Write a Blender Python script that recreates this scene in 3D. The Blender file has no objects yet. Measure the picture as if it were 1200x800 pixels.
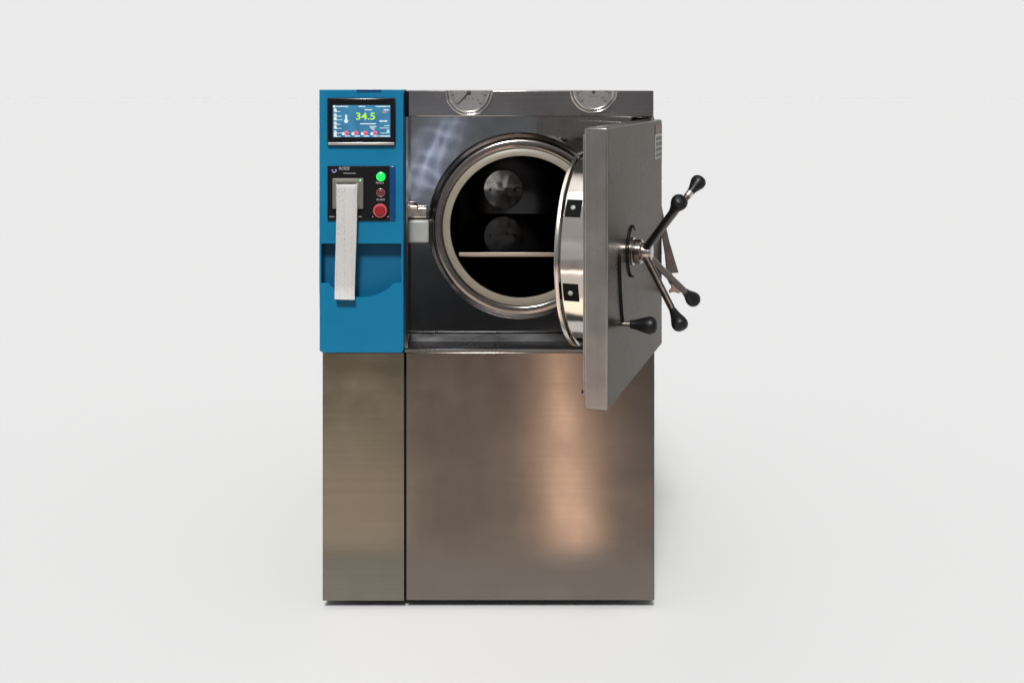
import bpy, bmesh, math, random
from mathutils import Vector, Matrix
random.seed(7)
S = bpy.context.scene
COL = S.collection
K = 0.0025                    # metres per design unit
CX, HY, D, GY = 535.0, 102.0, 1232.0, 714.0   # camera axis x, eye level, camera distance, ground level (design units)

# ------------------------------------------------------------------ materials
def new_mat(name):
    m = bpy.data.materials.new(name); m.use_nodes = True
    nt = m.node_tree
    return m, nt, nt.nodes['Principled BSDF']

def plain(name, col, rough=0.5, metal=0.0, emit=None, estr=1.0, spec=0.5, coat=0.0, vary=0.0, vscale=20):
    m, nt, p = new_mat(name)
    p.inputs['Base Color'].default_value = (*col, 1)
    p.inputs['Roughness'].default_value = rough
    p.inputs['Metallic'].default_value = metal
    p.inputs['Specular IOR Level'].default_value = spec
    p.inputs['Coat Weight'].default_value = coat
    p.inputs['Coat Roughness'].default_value = 0.15
    if emit:
        p.inputs['Emission Color'].default_value = (*emit, 1)
        p.inputs['Emission Strength'].default_value = estr
    if vary > 0:
        tc = nt.nodes.new('ShaderNodeTexCoord'); n = nt.nodes.new('ShaderNodeTexNoise')
        n.inputs['Scale'].default_value = vscale; n.inputs['Detail'].default_value = 5
        nt.links.new(tc.outputs['Object'], n.inputs['Vector'])
        r = nt.nodes.new('ShaderNodeMapRange')
        r.inputs['From Min'].default_value = .3; r.inputs['From Max'].default_value = .7
        r.inputs['To Min'].default_value = 1 - vary; r.inputs['To Max'].default_value = 1 + vary
        nt.links.new(n.outputs['Fac'], r.inputs['Value'])
        mx = nt.nodes.new('ShaderNodeVectorMath'); mx.operation = 'SCALE'
        mx.inputs[0].default_value = col
        nt.links.new(r.outputs['Result'], mx.inputs['Scale'])
        nt.links.new(mx.outputs['Vector'], p.inputs['Base Color'])
        r2 = nt.nodes.new('ShaderNodeMapRange')
        r2.inputs['From Min'].default_value = .3; r2.inputs['From Max'].default_value = .7
        r2.inputs['To Min'].default_value = max(.02, rough - .06); r2.inputs['To Max'].default_value = rough + .06
        nt.links.new(n.outputs['Fac'], r2.inputs['Value']); nt.links.new(r2.outputs['Result'], p.inputs['Roughness'])
    return m

def steel(name, col, rough, streak=(1, 1, 1), streak_amt=0.05, wave=0.0, wave_scale=3.0, tint=0.8, smudge=0.10, brush=0.02):
    """sheet steel: brushed streaks, smudges, slight buckling"""
    m, nt, p = new_mat(name)
    N, L = nt.nodes, nt.links
    p.inputs['Metallic'].default_value = 1
    p.inputs['Specular Tint'].default_value = (tint, tint, tint, 1)
    tc = N.new('ShaderNodeTexCoord')
    mp = N.new('ShaderNodeMapping'); mp.inputs['Scale'].default_value = streak
    L.new(tc.outputs['Object'], mp.inputs['Vector'])
    st = N.new('ShaderNodeTexNoise'); st.inputs['Scale'].default_value = 1; st.inputs['Detail'].default_value = 4
    L.new(mp.outputs['Vector'], st.inputs['Vector'])
    sm = N.new('ShaderNodeTexNoise'); sm.inputs['Scale'].default_value = 5.5; sm.inputs['Detail'].default_value = 6
    sm.inputs['Roughness'].default_value = .62
    L.new(tc.outputs['Object'], sm.inputs['Vector'])
    def rng(src, a, b):
        r = N.new('ShaderNodeMapRange'); r.inputs['From Min'].default_value = .3; r.inputs['From Max'].default_value = .7
        r.inputs['To Min'].default_value = a; r.inputs['To Max'].default_value = b
        L.new(src, r.inputs['Value']); return r.outputs['Result']
    a = rng(st.outputs['Fac'], 1 - streak_amt, 1 + streak_amt)
    b = rng(sm.outputs['Fac'], 1 - smudge, 1 + smudge)
    mu = N.new('ShaderNodeMath'); mu.operation = 'MULTIPLY'; L.new(a, mu.inputs[0]); L.new(b, mu.inputs[1])
    sc = N.new('ShaderNodeVectorMath'); sc.operation = 'SCALE'; sc.inputs[0].default_value = col
    L.new(mu.outputs[0], sc.inputs['Scale']); L.new(sc.outputs['Vector'], p.inputs['Base Color'])
    ro = N.new('ShaderNodeMath'); ro.operation = 'MULTIPLY'; ro.inputs[1].default_value = rough
    rr = rng(sm.outputs['Fac'], .8, 1.25); L.new(rr, ro.inputs[0]); L.new(ro.outputs[0], p.inputs['Roughness'])
    bp = N.new('ShaderNodeBump'); bp.inputs['Strength'].default_value = brush; bp.inputs['Distance'].default_value = .001
    L.new(st.outputs['Fac'], bp.inputs['Height'])
    if wave:
        wv = N.new('ShaderNodeTexNoise'); wv.inputs['Scale'].default_value = wave_scale; wv.inputs['Detail'].default_value = 1
        L.new(tc.outputs['Object'], wv.inputs['Vector'])
        b2 = N.new('ShaderNodeBump'); b2.inputs['Strength'].default_value = 1; b2.inputs['Distance'].default_value = wave
        L.new(wv.outputs['Fac'], b2.inputs['Height']); L.new(bp.outputs['Normal'], b2.inputs['Normal'])
        L.new(b2.outputs['Normal'], p.inputs['Normal'])
    else:
        L.new(bp.outputs['Normal'], p.inputs['Normal'])
    return m

M = {}
M['brushed'] = steel('brushed_steel', (.205, .174, .150), .16, (1.5, 1, 200), .03, .0016, 2.2, tint=.6, smudge=.07, brush=.006)
M['brushed_left'] = steel('brushed_steel_side', (.215, .19, .155), .16, (1.5, 1, 200), .05, .001, 2.5, tint=.6, smudge=.07, brush=.006)
for q_ in ('brushed', 'brushed_left'):      # horizontal grain spreads reflections up and down
    nt_ = M[q_].node_tree; p_ = nt_.nodes['Principled BSDF']
    cx_ = nt_.nodes.new('ShaderNodeCombineXYZ'); cx_.inputs['Z'].default_value = 1
    p_.inputs['Anisotropic'].default_value = .88; nt_.links.new(cx_.outputs[0], p_.inputs['Tangent'])
M['gauge_panel'] = steel('satin_steel', (.38, .355, .345), .15, (2, 1, 200), .05, .0006, 3, tint=.6)
M['polished'] = steel('polished_steel', (.385, .385, .39), .035, (30, 30, 30), .04, .0006, 6.5, tint=.6, smudge=.16)
M['flange'] = steel('turned_steel', (.29, .262, .247), .19, (60, 60, 60), .05, .0004, 6, tint=.6)
M['door'] = steel('door_steel', (.160, .142, .124), .27, (50, 50, 2), .03, 0, 3, tint=.5, smudge=.13, brush=0)
M['door_edge'] = steel('door_edge_steel', (.315, .303, .29), .25, (90, 90, 2), .05, .0004, 4, tint=.5)
M['rim'] = steel('mirror_steel', (.62, .575, .53), .09, (3, 3, 3), .06, .0015, 14, tint=.8)
M['rim_lip'] = plain('rim_lip_steel', (.62, .58, .53), .22, 1)
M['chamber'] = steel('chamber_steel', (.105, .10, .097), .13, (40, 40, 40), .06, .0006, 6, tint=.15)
M['reflection_disc'] = steel('reflection_disc_steel', (.55, .54, .52), .10, (12, 12, 2), .1, .0010, 18, tint=.6)
M['shelf'] = steel('shelf_steel', (.42, .41, .40), .05, (40, 40, 40), .05, .0003, 6, tint=.25)
M['shelf_edge'] = plain('shelf_edge_steel', (.60, .50, .42), .35, 1)
M['ledge'] = steel('ledge_steel', (.22, .22, .22), .30, (2, 60, 60), .05, .001, 8, tint=.4)
M['gasket'] = plain('silicone_gasket', (.165, .145, .112), .45, vary=.05, vscale=30)
M['dark'] = plain('dark_gap', (.006, .006, .006), .8, spec=.05)
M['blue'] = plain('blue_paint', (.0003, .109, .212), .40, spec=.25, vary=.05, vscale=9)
M['blue_shaded'] = plain('blue_paint_shaded', (.001, .078, .165), .42, spec=.25, vary=.06, vscale=9)  # same blue paint, darkened for the shade inside the pocket
M['blue_gloss'] = plain('blue_gloss_strip', (.0005, .032, .105), .2, vary=.10, vscale=25)
M['black_gloss'] = plain('black_gloss', (.004, .004, .0045), .16, spec=.3)
M['black_plate'] = plain('black_plate', (.004, .004, .0045), .36, spec=.2)
M['knob'] = plain('black_bakelite', (.003, .003, .0035), .42, spec=.25)
M['rod'] = plain('dark_steel_rod', (.13, .108, .095), .34, 1, vary=.15, vscale=40)
M['rod_black'] = plain('blackened_steel', (.045, .042, .042), .4, 1)
M['hub'] = plain('hub_steel', (.42, .37, .35), .2, 1, vary=.06)
M['silver'] = plain('silver_trim', (.50, .47, .45), .35, 1)
M['printer'] = plain('printer_grey', (.15, .145, .13), .45, vary=.06, vscale=60)
M['printer_edge'] = plain('printer_grey_edge', (.095, .09, .083), .45)
M['white_plastic'] = plain('white_plastic', (.24, .245, .23), .35, vary=.03, vscale=30)
M['latch'] = plain('latch_steel', (.62, .56, .50), .25, 1, vary=.1, vscale=60)
M['white_ink'] = plain('white_ink', (.24, .24, .25), .5)
M['grey_ink'] = plain('grey_ink', (.16, .16, .17), .5)
M['logo_ink'] = plain('logo_ink', (.16, .17, .32), .5)
M['black_ink'] = plain('black_ink', (.02, .02, .02), .5)
M['green_lamp'] = plain('green_lamp', (.0, .5, .05), .3, emit=(.0, 1, .10), estr=.85)
M['green_led'] = plain('green_led', (.2, .6, .2), .3, emit=(.35, .8, .3), estr=.6)
M['red_dark'] = plain('dark_red_lens', (.055, .012, .018), .25)
M['red_dark2'] = plain('dark_red_lens_mark', (.12, .05, .06), .3)
M['red'] = plain('red_plastic', (.19, .003, .008), .35)
M['red_ring'] = plain('red_ring_plastic', (.36, .07, .08), .30)
M['plate_red'] = plain('dark_red_print', (.055, .018, .016), .45)
M['plate_grey'] = plain('grey_print', (.22, .22, .20), .45)
M['dial'] = plain('dial_face', (.125, .12, .12), .5, coat=.1)
M['chrome'] = plain('chrome', (.66, .64, .62), .12, 1)
M['arm'] = plain('arm_steel', (.045, .036, .032), .45, vary=.2, vscale=60)
M['arm_tip'] = plain('arm_tip_beige', (.20, .13, .10), .55, vary=.2, vscale=80)
def lit(name, c, s=1.0):
    return plain(name, (0.01, 0.01, 0.01), .3, emit=c, estr=s)
M['scr_white'] = lit('screen_white', (.75, .85, .88))
M['scr_cyan'] = lit('screen_cyan', (.45, .78, .80))
M['scr_green'] = lit('screen_lime', (.50, 1.0, .02))
M['scr_pink'] = lit('screen_pink', (.85, .22, .36))
M['scr_red'] = lit('screen_red', (.72, .05, .16))

# display background: teal/blue glow with faint blotches
m, nt, p = new_mat('screen_blue'); M['scr_blue'] = m
p.inputs['Base Color'].default_value = (.01, .01, .01, 1); p.inputs['Roughness'].default_value = .2
tc = nt.nodes.new('ShaderNodeTexCoord'); n = nt.nodes.new('ShaderNodeTexNoise'); n.inputs['Scale'].default_value = 22
n.inputs['Detail'].default_value = 3
cr = nt.nodes.new('ShaderNodeValToRGB')
cr.color_ramp.elements[0].position = .3; cr.color_ramp.elements[0].color = (.022, .145, .31, 1)
cr.color_ramp.elements[1].position = .7; cr.color_ramp.elements[1].color = (.040, .25, .42, 1)
nt.links.new(tc.outputs['Object'], n.inputs['Vector']); nt.links.new(n.outputs['Fac'], cr.inputs['Fac'])
nt.links.new(cr.outputs['Color'], p.inputs['Emission Color']); p.inputs['Emission Strength'].default_value = 1

# paper: faint printed columns
m, nt, p = new_mat('thermal_paper'); M['paper'] = m
p.inputs['Roughness'].default_value = .7; p.inputs['Specular IOR Level'].default_value = .15
N, L = nt.nodes, nt.links
tc = N.new('ShaderNodeTexCoord'); mp = N.new('ShaderNodeMapping'); mp.inputs['Scale'].default_value = (260, 1, 330)
L.new(tc.outputs['Object'], mp.inputs['Vector'])
n1 = N.new('ShaderNodeTexNoise'); n1.inputs['Scale'].default_value = 1; n1.inputs['Detail'].default_value = 2
L.new(mp.outputs['Vector'], n1.inputs['Vector'])
mp2 = N.new('ShaderNodeMapping'); mp2.inputs['Scale'].default_value = (190, 1, 3)
L.new(tc.outputs['Object'], mp2.inputs['Vector'])
n2 = N.new('ShaderNodeTexNoise'); n2.inputs['Scale'].default_value = 1; L.new(mp2.outputs['Vector'], n2.inputs['Vector'])
r1 = N.new('ShaderNodeMapRange'); r1.inputs['From Min'].default_value = .50; r1.inputs['From Max'].default_value = .60
r1.inputs['To Min'].default_value = 0; r1.inputs['To Max'].default_value = 1; L.new(n1.outputs['Fac'], r1.inputs['Value'])
r2 = N.new('ShaderNodeMapRange'); r2.inputs['From Min'].default_value = .46; r2.inputs['From Max'].default_value = .62
r2.inputs['To Min'].default_value = .05; r2.inputs['To Max'].default_value = .5; L.new(n2.outputs['Fac'], r2.inputs['Value'])
mu = N.new('ShaderNodeMath'); mu.operation = 'MULTIPLY'; L.new(r1.outputs[0], mu.inputs[0]); L.new(r2.outputs[0], mu.inputs[1])
mx = N.new('ShaderNodeMix'); mx.data_type = 'RGBA'
mx.inputs['A'].default_value = (.375, .37, .36, 1); mx.inputs['B'].default_value = (.10, .10, .10, 1)
L.new(mu.outputs[0], mx.inputs['Factor']); L.new(mx.outputs['Result'], p.inputs['Base Color'])

# ------------------------------------------------------------------ geometry helpers (design units: x right, d forward, y down)
def W(x, d, y): return Vector(((x - CX) * K, -d * K, (GY - y) * K))
def unproj(px, py, d):
    s = D / (D - d); return CX + (px - CX) / s, HY + (py - HY) / s
def PP(px, py, d):
    x, y = unproj(px, py, d); return Vector((x, d, y))

class MB:
    """collects geometry (design units) and builds one mesh"""
    def __init__(self): self.bm = bmesh.new(); self.mats = []
    def mi(self, m):
        m = M[m]
        if m not in self.mats: self.mats.append(m)
        return self.mats.index(m)
    def faces(self, vs, fs, mat, X=None):
        i = self.mi(mat); out = []
        bv = [self.bm.verts.new((X @ Vector(v)) if X else Vector(v)) for v in vs]
        for f in fs:
            try:
                q = self.bm.faces.new([bv[j] for j in f]); q.material_index = i; q.smooth = True; out.append(q)
            except ValueError: pass
        return out
    def absorb(self, b, mat, X=None):
        b.verts.index_update(); b.normal_update()
        flat = [max(abs(c) for c in f.normal) > .999 for f in b.faces]
        out = self.faces([v.co.copy() for v in b.verts], [[v.index for v in f.verts] for f in b.faces], mat, X); b.free()
        if len(out) == len(flat):
            for f, q in zip(out, flat): f.smooth = not q      # flat sheets stay flat, rounded edges stay smooth
    def box(self, x0, x1, d0, d1, y0, y1, mat, bev=0.0, seg=2, X=None):
        b = bmesh.new()
        bmesh.ops.create_cube(b, size=1)
        for v in b.verts:
            v.co = Vector(((x0 + x1) / 2 + v.co.x * (x1 - x0), (d0 + d1) / 2 + v.co.y * (d1 - d0), (y0 + y1) / 2 + v.co.z * (y1 - y0)))
        if bev > 0: bmesh.ops.bevel(b, geom=b.edges[:], offset=bev, segments=seg, profile=.5, affect='EDGES')
        self.absorb(b, mat, X)
    def prism(self, pts, d0, d1, mat, X=None, bev=0.0, seg=2):
        """outline in (x,y) extruded d0..d1"""
        b = bmesh.new()
        vs = [b.verts.new((p[0], d0, p[1])) for p in pts]
        f = b.faces.new(vs)
        r = bmesh.ops.extrude_face_region(b, geom=[f])
        for g in r['geom']:
            if isinstance(g, bmesh.types.BMVert): g.co.y = d1
        if bev > 0:
            top = [e for e in b.edges if all(abs(v.co.y - d1) < 1e-6 for v in e.verts)]
            bmesh.ops.bevel(b, geom=top, offset=bev, segments=seg, profile=.5, affect='EDGES')
        self.absorb(b, mat, X)
    def lathe(self, prof, mat, X, n=64, a0=0, a1=2 * math.pi, caps=False):
        """profile (r, h) turned round the local z axis of X; mat may be a list per segment"""
        full = abs(a1 - a0 - 2 * math.pi) < 1e-6
        steps = n if full else n + 1
        vs = []
        for j in range(steps):
            a = a0 + (a1 - a0) * j / n
            for r, h in prof: vs.append((r * math.cos(a), r * math.sin(a), h))
        m_ = len(prof)
        for k in range(m_ - 1):
            fs = []
            for j in range(n):
                j2 = (j + 1) % steps
                fs.append((j * m_ + k, j2 * m_ + k, j2 * m_ + k + 1, j * m_ + k + 1))
            mm = mat[k] if isinstance(mat, list) else mat
            self.faces(vs, fs, mm, X)
        bmesh.ops.remove_doubles(self.bm, verts=self.bm.verts[:], dist=1e-4)
    def tube(self, pts, radii, mat, n=12, X=None):
        pts = [Vector(p) for p in pts]; m_ = len(pts)
        if not isinstance(radii, (list, tuple)): radii = [radii] * m_
        vs = []; fs = []
        ref = None
        for i, p in enumerate(pts):
            t = (pts[min(i + 1, m_ - 1)] - pts[max(i - 1, 0)]).normalized()
            if ref is None:
                ref = t.orthogonal().normalized()
            u = (ref - t * ref.dot(t)).normalized(); ref = u; w = t.cross(u)
            for j in range(n):
                a = 2 * math.pi * j / n
                vs.append(p + (u * math.cos(a) + w * math.sin(a)) * radii[i])
        for i in range(m_ - 1):
            for j in range(n):
                k = (j + 1) % n
                fs.append((i * n + j, i * n + k, (i + 1) * n + k, (i + 1) * n + j))
        fs.append(tuple(range(n))[::-1]); fs.append(tuple(range((m_ - 1) * n, m_ * n)))
        self.faces(vs, fs, mat, X)
    def text(self, s, cx, cy, h, d, mat, th=.12, X=None, sx=1.0, align='CENTER', shear=0):
        cu = bpy.data.curves.new('lettering', 'FONT'); cu.body = s; cu.size = h * 1.38
        cu.align_x = align; cu.extrude = th / 2; cu.shear = shear; cu.resolution_u = 3
        cu.offset = h * .02
        o = bpy.data.objects.new('lettering', cu); COL.objects.link(o)
        dg = bpy.context.evaluated_depsgraph_get(); dg.update()
        me = o.evaluated_get(dg).to_mesh()
        vs = [(cx + v.co.x * sx, d + v.co.z, cy + h / 2 - v.co.y) for v in me.vertices]
        fs = [tuple(p.vertices) for p in me.polygons]
        self.faces(vs, fs, mat, X)
        o.evaluated_get(dg).to_mesh_clear()
        bpy.data.objects.remove(o); bpy.data.curves.remove(cu)
    def clip_top(self, y):
        """cut away what stands above design level y, closing the cut"""
        r = bmesh.ops.bisect_plane(self.bm, geom=self.bm.verts[:] + self.bm.edges[:] + self.bm.faces[:], dist=1e-5,
                                   plane_co=(0, 0, y), plane_no=(0, 0, -1), clear_outer=True)
    def build(self, name, parent=None, sharp=35):
        for v in self.bm.verts: v.co = W(v.co.x, v.co.y, v.co.z)
        bmesh.ops.recalc_face_normals(self.bm, faces=self.bm.faces[:])
        lim = math.radians(sharp)
        for ed in self.bm.edges:
            if len(ed.link_faces) == 2:
                f0, f1 = ed.link_faces
                if f0.smooth != f1.smooth or ed.calc_face_angle(0) > lim: ed.smooth = False
            else: ed.smooth = False
        for f in self.bm.faces: f.smooth = True
        me = bpy.data.meshes.new(name); self.bm.to_mesh(me); self.bm.free()
        for m_ in self.mats: me.materials.append(m_)
        o = bpy.data.objects.new(name, me); COL.objects.link(o)
        if parent is not None:
            o.parent = parent; o.matrix_parent_inverse = INV[parent.name]
        INV[o.name] = INV.get(parent.name, Matrix()) if parent is not None else Matrix()
        # parts keep world coordinates in their mesh, so a child of a part needs no further offset
        INV[o.name] = Matrix()
        return o
INV = {}
def tag(o, label, cat, group=None):
    o['label'] = label; o['category'] = cat
    if group: o['group'] = group

def frame(origin, zdir, xdir):
    """design-space frame; local z along zdir"""
    z = Vector(zdir).normalized(); x = Vector(xdir); x = (x - z * x.dot(z)).normalized(); y = z.cross(x)
    m_ = Matrix((x, y, z)).transposed().to_4x4(); m_.translation = Vector(origin); return m_

# ------------------------------------------------------------------ ground
g = bpy.data.meshes.new('ground')
fw = 0.405
edge = []
for i in range(41):      # front edge of the studio floor, curving forward at both sides
    xx = .09 + (-2.2 + 4.4 * i / 40); q = min(1, max(0, (abs(xx - .09) - .55) / .7)); edge.append((xx, -fw - 1.1 * q * q * (3 - 2 * q), 0))
edge = [(-70, edge[0][1], 0)] + edge + [(70, edge[-1][1], 0), (70, 140, 0), (-70, 140, 0)]
g.from_pydata(edge, [], [tuple(range(len(edge)))])
m, nt, p = new_mat('pale_grey_studio_floor')
GA = .4865
p.inputs['Base Color'].default_value = (GA, GA, GA, 1); p.inputs['Roughness'].default_value = .9; p.inputs['Specular IOR Level'].default_value = 0
g.materials.append(m)
go = bpy.data.objects.new('ground', g); COL.objects.link(go); go['kind'] = 'structure'

# ------------------------------------------------------------------ autoclave
root = bpy.data.objects.new('autoclave', None); COL.objects.link(root)
base = W(571, -235, GY); root.location = base
INV['autoclave'] = Matrix.Translation(base).inverted()
tag(root, 'tall stainless steel steam autoclave with blue control housing and its thick round-backed door swung open', 'autoclave')

TOP, SEAM, BOT = 106.5, 413.0, 703.5
XL, XR = 378.0, 767.0
BACK = -470.0
# body shell
b = MB()
b.box(XL + 1, XL + 5, BACK, -3, TOP + 1, BOT - 2, 'brushed_left')
b.box(XR - 4.5, XR - .6, BACK, -3, TOP + 1, BOT - 2, 'brushed_left')
b.box(XL + 5, XR - 4.6, BACK, BACK + 4, TOP + 1, BOT - 2, 'brushed_left')
b.box(XL + 5, XR - 4.6, BACK + 4.2, -46, TOP + .4, TOP + 4, 'gauge_panel')
b.box(XL + 5, XR - 4.6, BACK + 4.2, -3, BOT - 6, BOT - 2.2, 'dark')
b.box(XL + 5, XR - 4.6, -46, -3.2, 418, 421, 'dark')
b.build('body', root)
# added dark block it stands on, recessed to stop light leaking underneath
b = MB(); b.box(XL + 40, XR - 40, BACK + 60, -70, BOT - 2, GY, 'dark'); b.build('light_stop_base', root)

def panel_sheet(b, x0, x1, y0, y1, d0, d1, mat, bev=.6):
    b.box(x0, x1, d0, d1, y0, y1, mat, bev, 3)
b = MB(); panel_sheet(b, XL, 473.6, SEAM, BOT, -3, 0, 'brushed_left'); b.build('lower_panel', root)['label'] = 'narrow brushed steel panel under the blue housing'
b = MB(); panel_sheet(b, 476.2, XR, SEAM, BOT - .6, -3, 0, 'brushed'); b.build('lower_panel', root)['label'] = 'wide brushed steel panel under the chamber'
b = MB(); b.box(472, 478, -6, -3.2, SEAM, BOT - 2, 'dark'); b.build('panel_gap', root)

# gauge panel (sheared off level at the top like the photograph shows)
b = MB()
b.box(478.5, 766, -3, 0, TOP, 136.6, 'gauge_panel', .8)
b.box(478.5, 766, -46, -3, 134.4, 136.2, 'gauge_panel')
b.box(478.5, 766, -46, -3, TOP, TOP + 2, 'gauge_panel')
b.box(474.4, 478.6, -6, -3.4, TOP + .5, 137.2, 'dark')
gp = b.build('gauge_panel', root)

# recessed front round the chamber, with opening
RD = -46.0
CC = PP(611, 266.5, RD + 26)     # centre of the flange face
def hole_sheet(b, x0, x1, y0, y1, cx, cy, r, d0, d1, mat, n=96):
    pts_o, pts_i = [], []
    for j in range(n):
        a = 2 * math.pi * j / n; c, s = math.cos(a), math.sin(a)
        t = min((x1 - cx) / c if c > 1e-9 else 1e9, (x0 - cx) / c if c < -1e-9 else 1e9,
                (y1 - cy) / s if s > 1e-9 else 1e9, (y0 - cy) / s if s < -1e-9 else 1e9)
        pts_o.append((cx + c * t, cy + s * t)); pts_i.append((cx + c * r, cy + s * r))
    for q in ((x0, y0), (x1, y0), (x1, y1), (x0, y1)):   # snap nearest ray to the corner
        k = min(range(n), key=lambda i: (pts_o[i][0] - q[0]) ** 2 + (pts_o[i][1] - q[1]) ** 2); pts_o[k] = q
    vs = [(p[0], d1, p[1]) for p in pts_o] + [(p[0], d1, p[1]) for p in pts_i] + [(p[0], d0, p[1]) for p in pts_i]
    fs = [(j, (j + 1) % n, n + (j + 1) % n, n + j) for j in range(n)] + [(n + j, n + (j + 1) % n, 2 * n + (j + 1) % n, 2 * n + j) for j in range(n)]
    b.faces(vs, fs, mat)
b = MB()
hole_sheet(b, 474, 763.4, 130, 418, CC.x, CC.z, 100, RD - 3, RD, 'polished')
fp = b.build('front_plate', root)
b = MB()     # ledge under the recessed front with folded lip
b.box(478, 763, RD, -3.4, 411.2, 412.4, 'ledge')
b.box(474.2, 766.6, -3.3, .2, 409.2, 412.6, 'ledge', .25)
b.box(474.2, 477.8, RD, -3.4, 137, 412.6, 'polished')
b.build('ledge', root)
b = MB()
b.box(763.5, 766.8, RD, 0, 137.4, 407.2, 'gauge_panel', .6)
b.build('side_frame', root)

# chamber: flange, gasket, barrel, back plate, disc for the opening's reflection, shelf
yy = CC.y
XF = frame((CC.x, 0, CC.z), (0, 1, 0), (1, 0, 0))
b = MB()
sc_ = (D - yy) / D          # design size of one pixel at the flange
R = lambda r: r * sc_
b.lathe([(R(110.2), RD), (R(110), yy - 13), (R(108.6), yy - 11.2), (R(105.4), yy - 10.6), (R(104.2), yy - 9), (R(103.8), yy - 3),
         (R(102.4), yy - 1.0), (R(100.5), yy - .4), (R(94.2), yy), (R(93.0), yy - .8), (R(92.4), yy - 4)], 'flange', XF, 128)
fl = b.build('chamber_flange', root, 50)
b = MB()
b.lathe([(R(92.3), yy - 5), (R(92.3), yy - 1.5), (R(91.4), yy - .5), (R(84.0), yy - .5), (R(83.7), yy - .9), (R(83.6), yy - 9)], 'gasket', XF, 128)
b.build('gasket', fl, 50)
b = MB()
bk = -440.0
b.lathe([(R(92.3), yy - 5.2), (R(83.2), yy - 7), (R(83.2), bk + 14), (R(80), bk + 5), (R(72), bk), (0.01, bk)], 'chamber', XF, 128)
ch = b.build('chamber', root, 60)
b = MB()  # disc built in place of the opening's reflection on the back wall
pc = PP(590, 222, bk + 4)
XPt = frame((pc.x, 0, pc.z), (0, 1, 0), (1, 0, 0))
rp = 23.2 * (D - bk) / D
b.lathe([(rp, bk + .2), (rp, bk + 2.8), (rp - .8, bk + 3.4), (rp - 1.0, bk + 3.4), (.01, bk + 3.4)], 'reflection_disc', XPt, 64)
for q in (-1, 1):
    b.lathe([(1.6, bk + 3), (1.6, bk + 5.5), (.01, bk + 6)], 'dark', frame((pc.x + q * 19 - 2, 0, pc.z + 1), (0, 1, 0), (1, 0, 0)), 12)
b.box(pc.x - 12, pc.x + 16, bk + 3.5, bk + 6, pc.z + 2.4, pc.z + 4, 'reflection_disc', .4)  # bright line of that reflection, built as a bar
b.build('opening_reflection', ch)
b = MB()
sx0, sy0 = unproj(537.5, 296.0, yy - 14); _, sy1 = unproj(0, 300.6, yy - 14)
hc = math.sqrt(R(83.2) ** 2 - (sy1 - CC.z) ** 2) - 1.2
b.box(CC.x - hc, CC.x + hc, bk + 16, yy - 16.2, sy0 + .2, sy0 + 1.8, 'shelf')
b.box(CC.x - hc + .5, CC.x + hc - .5, yy - 16, yy - 14, sy0, sy1, 'shelf_edge', .5)
b.build('shelf', root)

# latch block at the left of the opening
b = MB()
x0, y0 = unproj(477.5, 258.5, RD + 22); x1, y1 = unproj(502.5, 285, RD + 22)
b.box(x0, x1, RD, RD + 22, y0, y1, 'white_plastic', 2.6, 4)
lb = b.build('door_catch', root); lb['label'] = 'off white square catch block beside the flange'
b = MB()
x0, y0 = unproj(474, 240, RD + 18); x1, y1 = unproj(502, 256.5, RD + 18)
b.box(x0 + 1, x1 - 1, RD, RD + 14, y0 + 3.5, y1, 'latch', 2.4, 4)
b.tube([(x0, RD + 15, y0 + 3), (x0 + 4, RD + 16, y0 + 2.6), (x0 + 14, RD + 15, y0 + 3.2), (x0 + 17, RD + 11, y0 + 5)], [2.6, 3, 3, 1.6], 'latch')
b.tube([(x0, RD + 14, y1 + .5), (x0 + 8, RD + 14, y1 - .4), (x0 + 15, RD + 12, y1 - 1.8)], [1, 1.2, .6], 'rod_black')
b.build('catch_clamp', lb)

# ------------------------------------------------------------------ blue control housing
HF = 30.0
def HX(px, py, d=HF): return unproj(px, py, d)
hx0, hy0 = HX(374.2, 105.2); hx1, hy1 = HX(472.6, 413.3)
hx0b, _ = HX(375.2, 413)
ph0 = HX(376.5, 285.5); ph1 = HX(470.2, 331.8)
b = MB()
TX = 2.2
b.prism([(hx0, hy0), (hx1, hy0), (hx1, ph0[1]), (hx0, ph0[1])], HF - 3, HF, 'blue', bev=.5)     # upper face
b.box(hx0, hx0 + TX, -3, HF - 3, hy0, hy1 - 1, 'blue'); b.box(hx1 - TX, hx1, RD, HF - 3, hy0, hy1 - 1, 'blue')
b.box(hx0 + TX, hx1 - TX, -3, HF - 3, hy0, hy0 + 2, 'blue'); b.box(hx0 + TX, hx1 - TX, -3, HF - 3, hy1 - 3, hy1 - 1, 'blue')
b.box(hx0 + TX, hx1 - TX, -5, -3.1, hy0, hy1 - 1, 'blue')
b.box(hx0 + TX, hx1 - TX, -3, HF - 3, ph0[1] - 2, ph0[1] - .05, 'blue_shaded')
# thin frames beside the pocket opening
b.box(hx0, ph0[0], HF - 3, HF - .02, ph0[1], ph1[1] + 1, 'blue', .3); b.box(ph1[0], hx1, HF - 3, HF - .02, ph0[1], ph1[1] + 1, 'blue', .3)
b.text('', 0, 0, 1, 0, 'blue') if False else None
hs = b.build('control_housing', root, 30)
b = MB()     # recessed back of the paper pocket
b.box(hx0 + TX, hx1 - TX, HF - 19, HF - 17, ph0[1], hy1 - 3.2, 'blue_shaded')
b.build('pocket_back', hs)
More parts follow.
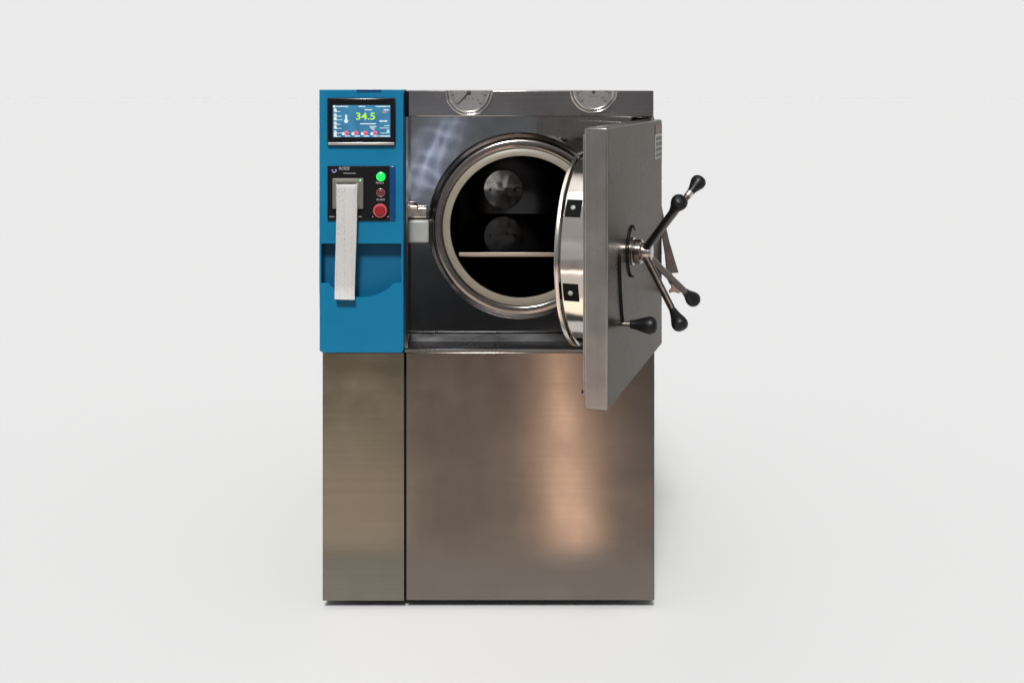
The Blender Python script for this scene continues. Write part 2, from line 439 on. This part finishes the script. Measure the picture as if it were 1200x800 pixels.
# pocket front with scooped edge
pts = [(hx0, ph1[1]), (HX(385.5, 0)[0], ph1[1])]
xa, xb = HX(385.5, 0)[0], HX(461, 0)[0]; yb = HX(0, 348.5)[1] - ph1[1]
nn = 28
for i in range(1, nn):
    t = i / nn; xx = xa + (xb - xa) * t
    pts.append((xx, ph1[1] + yb * (1 - abs(2 * t - 1) ** 2.0) ** .78))
pts += [(xb, ph1[1]), (hx1, ph1[1]), (hx1, hy1 - 4)]
for i in range(1, 5): a = math.pi / 2 * i / 4; pts.append((hx1 - 3 + 3 * math.cos(a), hy1 - 4 + 3.6 * math.sin(a)))
for i in range(0, 5): a = math.pi / 2 * i / 4; pts.append((hx0b + 4 - 4 * math.sin(a), hy1 - 4 + 3.6 * math.cos(a)))
b = MB(); b.prism(pts, HF - 3, HF, 'blue'); b.build('paper_pocket', hs, 30)
b = MB()     # dark badge cut by the top edge
q0, q1 = HX(418, 106), HX(447, 108.6)
b.box(q0[0], q1[0], HF, HF + .5, hy0 + .1, q1[1] - .4, 'blue_gloss', .2); b.build('badge', hs)

# touch screen
b = MB()
x0, y0 = HX(383.2, 115.0, HF + 4); x1, y1 = HX(463.3, 166.4, HF + 4)
b.box(x0, x1, HF, HF + 4, y0, y1 + 4.6, 'black_gloss', 1.6, 3)
b.box(x0 + 1, x1 - 1, HF + 3, HF + 4.9, y1 + .6, y1 + 3.6, 'silver', .8)
scr = b.build('touch_screen', hs); scr['label'] = 'black framed lit display reading 34.5 in green'
b = MB()
dd = HF + 4.2
def SP(px, py): return HX(px, py, dd)
a0, a1 = SP(390, 123.4), SP(457.4, 161)
b.box(a0[0], a1[0], HF + 3.9, dd, a0[1], a1[1], 'scr_blue')
def sbar(px0, px1, py, h, mat, dz=.25):
    u0 = SP(px0, py - h / 2); u1 = SP(px1, py + h / 2)
    b.box(u0[0], u1[0], dd + .02, dd + dz, u0[1], u1[1], mat)
def sdot(px, py, r, mat, dz=.3):
    c = SP(px, py); b.lathe([(r, dd), (r, dd + dz), (.01, dd + dz)], mat, frame((c[0], 0, c[1]), (0, 1, 0), (1, 0, 0)), 14)
def words(px0, px1, py, h, mat):
    x = px0
    while x < px1:
        w = random.uniform(.5, 1.5); sbar(x, min(x + w, px1), py + random.uniform(-.12, .12), h * random.uniform(.75, 1.05), mat); x += w + random.uniform(.1, .35)
sdot(391.8, 125, 1.5, 'scr_white'); words(394, 408, 124.9, 1.5, 'scr_white'); words(420, 428, 124.9, 1.5, 'scr_white'); words(440, 457, 124.9, 1.5, 'scr_white')
words(427.5, 436, 128.8, 1.5, 'scr_white'); words(449.5, 456, 129, 1.7, 'scr_white'); words(448, 453, 131.6, 1.5, 'scr_pink')
for i, yv in enumerate((129.8, 135.2, 139.6, 144.8, 149.6, 155.2, 159)):
    sdot(392.8, yv - .8, 1.7, 'scr_cyan' if i % 2 else 'scr_white'); sdot(394.0, yv + .8, 1.0, 'scr_white')
    words(391, 399.4 + (i % 3), yv + 1.0, 1.1, 'scr_white' if i % 2 else 'scr_cyan')
# thermometer
sdot(405.6, 142, 2.3, 'scr_white'); sbar(404.5, 406.8, 138.5, 6, 'scr_white'); sdot(405.6, 135.6, 1.1, 'scr_white')
c = SP(428.4, 140.2); b.text('34.5', c[0], c[1] - 4.0, 8.0, dd + .3, 'scr_green', .3, sx=1.22)
sdot(435.2, 134, .6, 'scr_white'); sbar(422, 440.5, 145.2, 1.2, 'scr_white')
words(433, 441, 148.4, 1.2, 'scr_white'); words(434, 439, 150.4, 1.4, 'scr_white'); words(436, 439, 152, .9, 'scr_white')
words(444.5, 454, 142, 2, 'scr_white')
words(450, 456.6, 147.4, 1.3, 'scr_cyan'); words(445, 456, 150.2, .9, 'scr_white'); sdot(454.8, 153.8, 1.7, 'scr_cyan'); words(446, 456.8, 156, 1.1, 'scr_cyan'); words(445, 457, 159.6, 1.6, 'scr_white')
for i in range(4):
    xx = 405.2 + i * 11.1
    sdot(xx - 2.6, 156.8, 1.9, 'scr_white', .2); sdot(xx + .8, 156, 2.5, 'scr_pink', .26); sdot(xx + 1.2, 156.3, 1.5, 'scr_red', .34); words(xx - .8, xx + 5.2, 159.6, 1.4, 'scr_white')
b.build('display', hs)

# printer and switch plate
b = MB()
x0, y0 = HX(383.6, 194.6, HF + 2); x1, y1 = HX(463.2, 258.6, HF + 2); xs, _ = HX(456.2, 0, HF + 2)
b.box(x0, xs, HF, HF + 2, y0, y1, 'black_plate', .5)
b.box(xs + .05, x1, HF, HF + 1.7, y0, y1, 'blue_gloss', .9, 3)
dp = HF + 2.08
def T(px, py): return HX(px, py, dp)
c = T(391.6, 199.8)
X_ = frame((c[0], 0, c[1]), (0, 1, 0), (1, 0, 0))
b.lathe([(1.4, dp - .1), (1.4, dp + .1), (2.8, dp + .1), (2.8, dp - .1)], 'logo_ink', X_, 20, math.radians(150), math.radians(400))
c = T(401.5, 199); b.text('ROZE', c[0] + 1.5, c[1] - 1.6, 3.4, dp, 'white_ink', .12, shear=.2)
c = T(409.5, 203.2); b.box(c[0] - 7, c[0] + 7, dp - .1, dp + .08, c[1] - .5, c[1] + .5, 'grey_ink')
c = T(445.2, 215.3); b.text('READY', c[0], c[1] - 1.1, 2.2, dp, 'white_ink', .12)
c = T(446, 235); b.text('ALARM', c[0], c[1] - 1.1, 2.2, dp, 'white_ink', .12)
for u0, u1 in ((386, 392), (419.5, 424), (436.2, 437.6), (453.5, 455.5)):
    c = T(u0, 254); e_ = T(u1, 254); b.box(c[0], e_[0], dp - .1, dp + .08, c[1] - .6, c[1] + .6, 'grey_ink')
cp = b.build('switch_plate', hs); cp['label'] = 'black plate with the printer, a green lamp and a red button'
b = MB()
x0, y0 = HX(389.4, 209.0, HF + 5); x1, y1 = HX(425.8, 245.2, HF + 5)
b.box(x0, x1, HF + 1.6, HF + 5, y0, y1, 'printer_edge', 1.2, 3)
b.box(x0 + 3.4, x1 - 5, HF + 4, HF + 6.2, y0 + 5, y1 - 1.5, 'printer', 1.0, 2)
b.box(x0 + 3.2, x1 - 4.8, HF + 4.2, HF + 5.5, y0 + .6, y0 + 4.4, 'printer', .4)
b.box(x0 + 5, x1 - 8.5, HF + 5.8, HF + 6.4, y0 + 5.2, y0 + 6.6, 'dark')
c = HX(422, 211.8, HF + 6); b.lathe([(1.0, HF + 4.5), (1.0, HF + 5.5), (.01, HF + 5.9)], 'green_led', frame((c[0], 0, c[1]), (0, 1, 0), (1, 0, 0)), 12)
b.build('receipt_printer', hs)
def button(px, py, r, mats, hgt, name, label):
    b = MB(); c = HX(px, py, HF + 4); X_ = frame((c[0], 0, c[1]), (0, 1, 0), (1, 0, 0)); h0 = HF + 2
    for prof, mt in mats(r, h0, hgt): b.lathe(prof, mt, X_, 40)
    o = b.build(name, hs, 40); o['label'] = label; return o
button(446.3, 207.2, 5.4, lambda r, h, t: [([(r + .5, h - .2), (r + .5, h + .9), (r, h + 1.1), (r - .3, h + .8)], 'black_gloss'), ([(r - .2, h), (r - .2, h + t), (r - 1.2, h + t + .8), (.01, h + t + 1.3)], 'green_lamp')], 1.6, 'indicator_lamp', 'lit round green lamp')
button(446, 226, 5.0, lambda r, h, t: [([(r, h - .2), (r, h + t), (r - .6, h + t + .3), (r - 1.1, h + t)], 'red_dark2'), ([(r - .9, h), (r - .9, h + t), (.01, h + t + .4)], 'red_dark'), ([(1.6, h + t), (2.0, h + t + .5), (2.6, h + t + .3)], 'red_dark2')], .8, 'indicator_lamp', 'unlit dark red lamp')
button(445.4, 247.0, 8.0, lambda r, h, t: [([(r, h - .2), (r, h + t), (r - .6, h + t + .9), (r - 1.8, h + t + 1.0), (r - 2.2, h + t)], 'red_ring'), ([(r - 2.0, h), (r - 2.0, h + t + 1.6), (r - 3, h + t + 2.6), (.01, h + t + 2.9)], 'red')], 3, 'stop_button', 'round red push button')

# printed strip: hangs from the printer, a thing of its own
b = MB()
ns, nw = 60, 8
vs, fs = [], []
path = []
yt = HX(0, 216, HF + 8)[1]; ye = HX(0, 350.4, HF + 7)[1]
for i in range(ns + 1):
    t = i / ns
    if t < .1:
        a = t / .1 * math.pi / 2; dv = HF + 6 + 4.2 * math.sin(a); yv = yt + 3.0 * (1 - math.cos(a))
    else:
        q = (t - .1) / .9; yv = yt + 3.0 + (ye - yt - 3.0) * q
        dv = HF + 10.2 + .9 * math.sin(q * 5.5) - 5.0 * q * (1 - .3 * q)
        dv = max(dv, HF + 2.8) + 3.5 * max(0, (q - .88) / .12) ** 2
    path.append((t, dv, yv))
for t, dv, yv in path:
    cxp = 406.4 - 2.1 * t + .5 * math.sin(t * 5); hw = 12.3 - .6 * t
    for j in range(nw + 1):
        s = -1 + 2 * j / nw; x, _ = unproj(cxp + s * hw, 0, dv)
        vs.append((x, dv + .9 * (1 - s * s) * (1 if t > .1 else t / .1), yv + .35 * s * t))
for i in range(ns):
    for j in range(nw): q = i * (nw + 1) + j; fs.append((q, q + 1, q + nw + 2, q + nw + 1))
b.faces(vs, fs, 'paper')
pap = b.build('paper_strip', None, 60)
so = pap.modifiers.new('thickness', 'SOLIDIFY'); so.thickness = .0003; so.offset = 0
tag(pap, 'long white printed paper strip hanging down from the printer over the blue pocket', 'paper strip')

# ------------------------------------------------------------------ gauges
def gauge(px, py, rr, ang, label, kind):
    c = PP(px, py, 6); X_ = frame((c.x, 0, c.z), (0, 1, 0), (1, 0, 0)); r = rr
    b = MB()
    b.lathe([(r, .1), (r, 2.5), (r - .7, 4), (r - 1.6, 4.2), (r - 2.6, 3.4), (r - 3.4, 3.2), (r - 4.0, 5.2), (r - 5, 5.8), (r - 6.2, 5.2), (r - 6.8, 3)], 'chrome', X_, 64)
    b.clip_top(TOP + .02); gz = b.build('pressure_gauge', gp, 60); gz['label'] = label
    b = MB(); b.lathe([(r - 6.4, 2.2), (r - 6.4, 3.0), (.01, 3.0)], 'dial', X_, 48)
    Rr = r - 6.8
    for i in range(41):
        a = math.radians(135 + i * 270 / 40); big = i % 5 == 0
        ri = Rr - (4.2 if big else 2.4)
        ux, uz = math.cos(a), math.sin(a); w = .6 if big else .3
        P_ = [(c.x + ux * ri - uz * w, 3.16, c.z + uz * ri + ux * w), (c.x + ux * ri + uz * w, 3.16, c.z + uz * ri - ux * w),
              (c.x + ux * Rr * .96 + uz * w, 3.16, c.z + uz * Rr * .96 - ux * w), (c.x + ux * Rr * .96 - uz * w, 3.16, c.z + uz * Rr * .96 + ux * w)]
        b.faces(P_, [(0, 1, 2, 3)], 'black_ink')
        if big and i not in (0,):
            b.text(str(i // 5 * (1 if kind else 20)), c.x + ux * (ri - 2.4), c.z + uz * (ri - 2.4) - 1, 2.1, 3.1, 'black_ink', .1)
    b.box(c.x - 3.6, c.x + 4.2, 3.02, 3.12, c.z + 15.2, c.z + 16.4, 'grey_ink')
    for q in (-4, 0, 4): b.box(c.x + q - .4, c.x + q + .4, 3.02, 3.12, c.z + 7, c.z + 9, 'black_ink')
    # needle
    a = math.radians(ang); u = Vector((math.cos(a), math.sin(a)))
    b.faces([(c.x + u.y * 1.1 - u.x * 4, 4.0, c.z - u.x * 1.1 - u.y * 4), (c.x - u.y * 1.1 - u.x * 4, 4.0, c.z + u.x * 1.1 - u.y * 4), (c.x - u.y * .35 + u.x * Rr * .86, 4.0, c.z + u.x * .35 + u.y * Rr * .86), (c.x + u.y * .35 + u.x * Rr * .86, 4.0, c.z - u.x * .35 + u.y * Rr * .86)], [(0, 1, 2, 3)], 'black_ink')
    b.lathe([(2.4, 3), (2.4, 4.6), (.01, 4.9)], 'black_ink', X_, 16)
    b.clip_top(TOP + .02); b.build('gauge_dial', gp, 60)
gauge(549.5, 108, 28.4, 132, 'round pressure gauge above the left of the opening', 1)
gauge(696, 105.2, 28.2, 270, 'round pressure gauge above the door', 0)

# ------------------------------------------------------------------ door (a: along the door from hinge, o: outward, y: down)
F = Vector((775.0, 2.0, 0)); Npt = Vector((675.0, 256.0, 0))
e = (Npt - F); LEN = e.length; e.normalize()
n_in = Vector((-e.y, e.x, 0)); n_in = n_in if n_in.x < 0 else -n_in
o_out = -n_in
# matrix from door space (a, o, y) to design (x, d, y)
DX = Matrix(((e.x, o_out.x, 0, F.x), (e.y, o_out.y, 0, F.y), (0, 0, 1, 0), (0, 0, 0, 1)))
Y0, Y1 = 140.0, 402.6
TH = 22.0
b = MB()
b.box(0, LEN, -TH, -.01, Y0, Y1, 'door_edge', 1.6, 3, X=DX)
# outer skin, own brushed steel
b.box(1.2, LEN - 1.4, -1, .35, Y0 + 1.2, Y1 - 1.2, 'door', .3, 1, X=DX)
b.box(10, LEN - 4, -TH - 2.5, -TH - .02, Y0 + 7, Y1 - 11, 'door_edge', .8, 2, X=DX)
door = b.build('door', root); door['label'] = 'thick rectangular steel door swung open towards the viewer'
b = MB()
X_ = frame(DX @ Vector((LEN - 5, -TH - 2.5, Y1 - 14)), n_in, (0, 0, 1))
b.lathe([(1.8, 0), (1.8, 1.2), (.01, 1.6)], 'rod_black', X_, 12); b.build('bolt', door)
# hinge knuckles behind the door
for yh in (170, 372):
    b = MB(); c = DX @ Vector((2, -TH + 4, 0))
    b.tube([(c.x - 1, -14, yh - 13), (c.x - 1, -14, yh + 13)], 4.5, 'hub', 16); b.box(c.x - 14, c.x, -12, -8, yh - 10, yh + 10, 'hub', .8); b.build('hinge', door)

# round locking boss on the inner side
AC = 164.0; YC = CC.z + .5
BX = frame(DX @ Vector((AC, -TH - 2.4, YC)), n_in, e)
RB = 100.0; HB = 30.0
b = MB()
b.lathe([(RB - 5, 0), (RB - 5, HB - 5.5), (RB - 4, HB - 4.6), (RB - .6, HB - 4.2), (RB, HB - 3.4), (RB, HB - .6), (RB - .8, HB), (RB - 9, HB),
         (RB - 10, HB - 3), (RB - 16, HB - 3), (RB - 17, HB - 8), (0.01, HB - 8)],
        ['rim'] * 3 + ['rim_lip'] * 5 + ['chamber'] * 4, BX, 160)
boss = b.build('locking_ring', door, 40)
# pin windows in the ring edge
def rim_pt(phi, h, dr=0): return BX @ Vector(((RB - 5 + dr) * math.cos(phi), (RB - 5 + dr) * math.sin(phi), h))
test = BX @ Vector((0, 1, 0)) - BX @ Vector((0, 0, 0)); sg = 1 if test.z > 0 else -1
for q in range(10):
    phd = -32 + 50 * q
    if q > 6: continue
    ph = sg * math.radians(phd) 
    b = MB(); hw = 9.4 / RB; vs = []; n_ = 6
    h0, h1 = 8.0, 23.0
    for layer in (.05, 1.0):
        for j in range(n_ + 1):
            a = ph - hw + 2 * hw * j / n_
            vs.append(rim_pt(a, h0, layer)); vs.append(rim_pt(a, h1, layer))
    m2 = 2 * (n_ + 1); fs = []
    for j in range(n_):
        i0 = 2 * j; fs.append((i0, i0 + 1, i0 + 3, i0 + 2)); fs.append((m2 + i0, m2 + i0 + 1, m2 + i0 + 3, m2 + i0 + 2))
        fs.append((i0, i0 + 2, m2 + i0 + 2, m2 + i0)); fs.append((i0 + 1, i0 + 3, m2 + i0 + 3, m2 + i0 + 1))
    fs.append((0, 1, m2 + 1, m2)); fs.append((m2 - 2, m2 - 1, 2 * m2 - 1, 2 * m2 - 2))
    b.faces(vs, fs, 'dark')
    nrm = Vector(rim_pt(ph, 0, 1)) - Vector(rim_pt(ph, 0, 0))
    X_ = frame(rim_pt(ph, 15.6, .9), nrm, n_in)
    b.lathe([(2.5, 0), (2.4, 1.2), (1.7, 1.8), (.01, 2.0)], 'white_plastic', X_, 10)
    b.build('locking_pin', door, 40)

# hub, spokes, knobs
def DP(a, o, y): return DX @ Vector((a, o, y))
HXm = frame(DP(AC, 0, YC + .5), o_out, e)
b = MB()
b.lathe([(14.2, 0), (14.2, 2), (12.4, 2.4), (12.4, 9.8), (11.4, 10.4), (9.2, 10.8), (9.2, 19.5), (8.6, 20.4), (7.6, 20.6), (.01, 20.6)], 'hub', HXm, 40)
b.build('hub', door, 40)
b = MB()
arc = [DP(AC + 26 * math.cos(t), 1.4, YC + 26 * math.sin(t)) for t in [math.radians(-92 + 184 * i / 24) for i in range(25)]]
b.tube(arc, [.5] + [.95] * 23 + [.5], 'dark', 8)
c0 = arc[0]; b.tube([c0, c0 + o_out * .5 + Vector((0, 0, 3)), c0 + o_out * 1.0 + Vector((1, 0, 6))], [.8, .9, .4], 'rod_black', 8)
b.build('spring_clip', door)
# tee handle positions: (a offset, o, y) of the knob's centre
knobs = [((-64, 55, 163 - 59), 0), ((52, 55, 163 - 50), 1), ((-61, 50, 163 + 60), 2), ((50, 55, 163 + 61), 3)]
def knob(b, base_pt, dirv, L_=21, r=8.0):
    X_ = frame(base_pt, dirv, (0, 0, 1) if abs(dirv.normalized().z) < .9 else (1, 0, 0))
    pr = [(.01, -1), (3.6, -1), (3.9, 0), (4.0, 1), (4.4, 3), (5.6, 7), (6.9, 10.5), (7.8, 13.5), (8.0, 15.5), (7.6, 17.8), (6.3, 19.8), (4.0, 21.0), (.01, 21.4)]
    b.lathe([(q * r / 8, h * L_ / 21) for q, h in pr], 'knob', X_, 24)
for (aa, oo, hh), i in knobs:
    yk = HY + hh; kc = DP(AC + aa, oo, yk)
    sgy = 1 if hh > 163 else -1
    rt = DP(AC + (5 if aa > 0 else -5), 15.5, YC + .5 + sgy * 5)
    dv = (kc - rt).normalized(); kb = kc - dv * 11
    b = MB(); b.tube([rt, rt + (kb - rt) * .3, kb + dv * .5], [3.9, 3.6, 3.3], 'rod_black' if i == 1 else 'rod', 14)
    b.tube([kb - dv * 7, kb + dv * 1], [3.7, 3.7], 'silver' if i == 0 else 'rod', 14) if i in (0,) else None
    sp = b.build('spoke', door, 40)
    b = MB(); knob(b, kb, dv); b.build('knob', door, 50)
# locking lever in an arc slot
b = MB()
pts = []
for i in range(25):
    t = i / 24; pts.append(DP(AC + 62 - 2 * t - 13 * t ** 2.2, .45, unproj(0, 293 + 84 * t, 190)[1]))
for i, p_ in enumerate(pts): pts[i] = p_
b.tube(pts, [.8] + [2.0] * 23 + [1.2], 'dark', 8); b.build('lever_slot', door)
lp = pts[-1]
b = MB(); ldir = (o_out * .98 + e * -.1 ).normalized()
b.tube([lp - ldir * 1, lp + ldir * 9], [2.5, 2.5], 'rod', 12); b.build('lever_rod', door)
b = MB(); knob(b, lp + ldir * 8.5, ldir, 25, 8.6); b.build('knob', door, 50)
# data plate near the hinge, top
b = MB()
b.box(2, 42, .36, .8, Y0 + 5, Y0 + 16, 'plate_red', X=DX)
b.box(2, 42, .36, .8, Y0 + 16.05, Y0 + 44, 'plate_grey', X=DX)
for r_ in range(4):
    for c_ in range(2):
        b.box(5 + c_ * 18, 20 + c_ * 18, .8, 1.0, Y0 + 19 + r_ * 6.2, Y0 + 23.2 + r_ * 6.2, 'black_ink', X=DX)
b.build('data_plate', door)['label'] = 'small data plate with a dark red heading'

# leftover bar showing behind the door, built as a plate
b = MB()
def arm_pt(px, py): return unproj(px, py, -6)
ap = [arm_pt(*q) for q in ((770, 232), (774.5, 238), (778, 256), (784, 282), (790, 303), (795, 319.3), (785.4, 320), (781.5, 318), (779.8, 300), (777, 282), (772, 262))]
b.prism(ap, -10, -4, 'arm', bev=.6)
ap = [arm_pt(*q) for q in ((782, 319), (788, 321), (793, 333), (792, 336), (786, 334), (782.4, 327))]
b.prism(ap, -13, -7, 'arm', bev=.5)
arm = b.build('leftover_bar', root)
b = MB()  # beige end piece of the leftover bar
ap = [arm_pt(*q) for q in ((787, 333), (793, 335), (800, 342), (795, 343.6), (789, 342), (785, 343.4), (784.6, 341), (787.6, 338))]
b.prism(ap, -11, -5, 'arm_tip', bev=.8); b.build('leftover_tip', arm)

# ------------------------------------------------------------------ world: dim workshop with added glows in front, pale backdrop behind, big lamp overhead
world = bpy.data.worlds.new('World'); S.world = world; world.use_nodes = True
nt = world.node_tree; N = nt.nodes; Lk = nt.links
class E:
    """tiny expression wrapper over math nodes"""
    def __init__(s, v): s.v = v
    def __add__(a, b): return op('ADD', a, b)
    __radd__ = lambda a, b: op('ADD', b, a)
    def __sub__(a, b): return op('SUBTRACT', a, b)
    def __rsub__(a, b): return op('SUBTRACT', b, a)
    def __mul__(a, b): return op('MULTIPLY', a, b)
    __rmul__ = lambda a, b: op('MULTIPLY', b, a)
    def __truediv__(a, b): return op('DIVIDE', a, b)
def op(k, *a):
    n_ = N.new('ShaderNodeMath'); n_.operation = k
    for i, q in enumerate(a):
        if isinstance(q, E): Lk.new(q.v, n_.inputs[i])
        else: n_.inputs[i].default_value = q
    return E(n_.outputs[0])
def sstep(x, a, b):
    r = N.new('ShaderNodeMapRange'); r.interpolation_type = 'SMOOTHSTEP'
    Lk.new(x.v, r.inputs['Value']); r.inputs['From Min'].default_value = a; r.inputs['From Max'].default_value = b
    return E(r.outputs['Result'])
def gauss(x, c, s): q = (x - c) / s; return op('EXPONENT', q * q * -1.0)
def rgb(f, c):
    n_ = N.new('ShaderNodeVectorMath'); n_.operation = 'SCALE'; n_.inputs[0].default_value = c; Lk.new(f.v, n_.inputs['Scale']); return n_.outputs['Vector']
def vadd(a, b):
    n_ = N.new('ShaderNodeVectorMath'); n_.operation = 'ADD'; Lk.new(a, n_.inputs[0]); Lk.new(b, n_.inputs[1]); return n_.outputs['Vector']
def vscale(a, f):
    n_ = N.new('ShaderNodeVectorMath'); n_.operation = 'SCALE'; Lk.new(a, n_.inputs[0]); Lk.new(f.v, n_.inputs['Scale']); return n_.outputs['Vector']
tc = N.new('ShaderNodeTexCoord'); sx = N.new('ShaderNodeSeparateXYZ'); Lk.new(tc.outputs['Generated'], sx.inputs[0])
dx, dy, dz = (E(sx.outputs[i]) for i in range(3))
fy = op('MAXIMUM', dy * -1.0, .06)
u = 535 + (dx / fy) * 1232.0          # workshop coordinates in front of the machine
v = 102 - (dz / fy) * 1232.0
front = sstep(dy * -1.0, .02, .12)
low = sstep(v, 398, 408)
Bl = sstep(v, 540, 630); nB = 1.0 - Bl; up = 1.0 - low
terms = []
# upper part of the workshop
terms.append(rgb(up * (1.0 - sstep(v, 215, 300) * .86) * (1.0 - gauss(u, 480, 60) * gauss(v, 250, 60) * .2), (.20, .205, .215)))
terms.append(rgb(up * (1.0 - sstep(v, -300, 90)), (.10, .10, .10)))
# added glows further down, shaped to give the lower panels their reflections
lf = 1.0 - sstep(u, 462, 486)
mid = sstep(u, 462, 486) * (1.0 - sstep(u, 700, 735)); rt = sstep(u, 700, 735)
vv = sstep(v, 450, 580)
ln_ = u - (650 + (v - 420) * .12)
strip = op('EXPONENT', (ln_ / 17.0) * (ln_ / 17.0) * -1.0) * low
strip2 = gauss(ln_, 0, 60) * low
terms.append(rgb(low * mid * nB, (.57, .48, .42)))
terms.append(rgb(low * Bl, (.70, .66, .62)))
terms.append(rgb(low * rt * nB, (.38, .36, .37)))
terms.append(rgb(low * lf * nB * sstep(u, -200, 200), (.27, .28, .24)))
terms.append(rgb(low * lf * vv * (1.0 - Bl * .4) * sstep(u, -200, 200), (1.15, .92, .66)))
terms.append(rgb(strip * (1.0 - Bl * .15), (5.6, 3.9, 2.95)))
terms.append(rgb(strip2, (.22, .14, .09)))
# someone's blue check cloth, seen only as a reflection
dgn = (u - 505) * .86 + (v - 185) * .5; dg2 = (u - 505) * -.5 + (v - 185) * .86
patch = op('EXPONENT', (dgn / 20.0) * (dgn / 20.0) * -1.0) * op('EXPONENT', (dg2 / 52.0) * (dg2 / 52.0) * -1.0)
wa = op('SINE', u * .36 + v * .12) * .5 + .5; wb = op('SINE', v * .30 - u * .09) * .5 + .5
terms.append(rgb(patch * (wa * wa * wa + wb * wb * wb), (.62, .68, .82)))
terms.append(rgb(patch, (.04, .07, .20)))
terms.append(rgb(gauss(u, 500, 45) * gauss(v, 215, 90), (.10, .11, .12)))
# added glow, aimed to show only in the chamber's back disc
terms.append(rgb(gauss(u, 588, 34) * gauss(v, 210, 20), (.85, .84, .82)))
terms.append(rgb(gauss(u, 580, 12) * gauss(v, 205, 14) * -1.0, (.3, .3, .3)))
# added glow bands far left, set for the ring and door edge reflections
left = 1.0 - sstep(u, -500, -60)
terms.append(rgb(left * (1.0 - sstep(dz, .15, .35) * .6) * (1.0 - sstep(dz * -1.0, .34, .46) * .65) , (.42, .39, .375)))
terms.append(rgb(left * gauss(dz, -.335, .022), (3.6, 2.6, 2.2)))
terms.append(rgb(left * sstep(dz * -1.0, .76, .84), (.95, .80, .55)))
terms.append(rgb(left * sstep(dz, .80, .88), (1.6, 1.6, 1.6)))
terms.append(rgb(sstep(u, 1100, 2500), (.25, .24, .23)))
acc = terms[0]
for t in terms[1:]: acc = vadd(acc, t)
frontc = vscale(acc, front)
# backdrop
band = 1.0 - sstep(op('ABSOLUTE', dz), .30, .55)
BG = .828
backc = rgb((1.0 - front) * (band * (BG - .07) + .07), (1, 1, 1))
# overhead glow added for the door ring's edge, and main lamp
top_glow = rgb(sstep(dz, .88, .985), (1.5, 1.48, 1.45))
az, el = math.radians(-7), math.radians(47)
Ld = (math.sin(az) * math.cos(el), -math.cos(az) * math.cos(el), math.sin(el))
dot = dx * Ld[0] + dy * Ld[1] + dz * Ld[2]
KL = 380.0; AMP = 300.0
lamp = rgb(op('EXPONENT', (dot - 1.0) * KL), (AMP, AMP, AMP))
tot = vadd(vadd(frontc, backc), vadd(top_glow, lamp))
mxn = N.new('ShaderNodeVectorMath'); mxn.operation = 'MAXIMUM'; mxn.inputs[1].default_value = (0.004, .004, .004); Lk.new(tot, mxn.inputs[0])
bgn = N['Background']; Lk.new(mxn.outputs['Vector'], bgn.inputs['Color']); bgn.inputs['Strength'].default_value = 1
world.cycles.sampling_method = 'MANUAL'; world.cycles.sample_map_resolution = 2048

# ------------------------------------------------------------------ camera
cam = bpy.data.cameras.new('camera'); co = bpy.data.objects.new('camera', cam); COL.objects.link(co)
co.location = W(CX, D, HY); co.rotation_euler = (math.radians(90), 0, 0)
cam.sensor_width = 36; cam.lens = 36 * D / 1200
cam.shift_x = (600 - CX) / 1200; cam.shift_y = -(400 - HY) / 1200
cam.clip_end = 500; cam.clip_start = .05
S.camera = co
S.render.engine = 'CYCLES'
S.view_settings.view_transform = 'Standard'; S.view_settings.look = 'None'
S.view_settings.exposure = 0; S.view_settings.gamma = 1
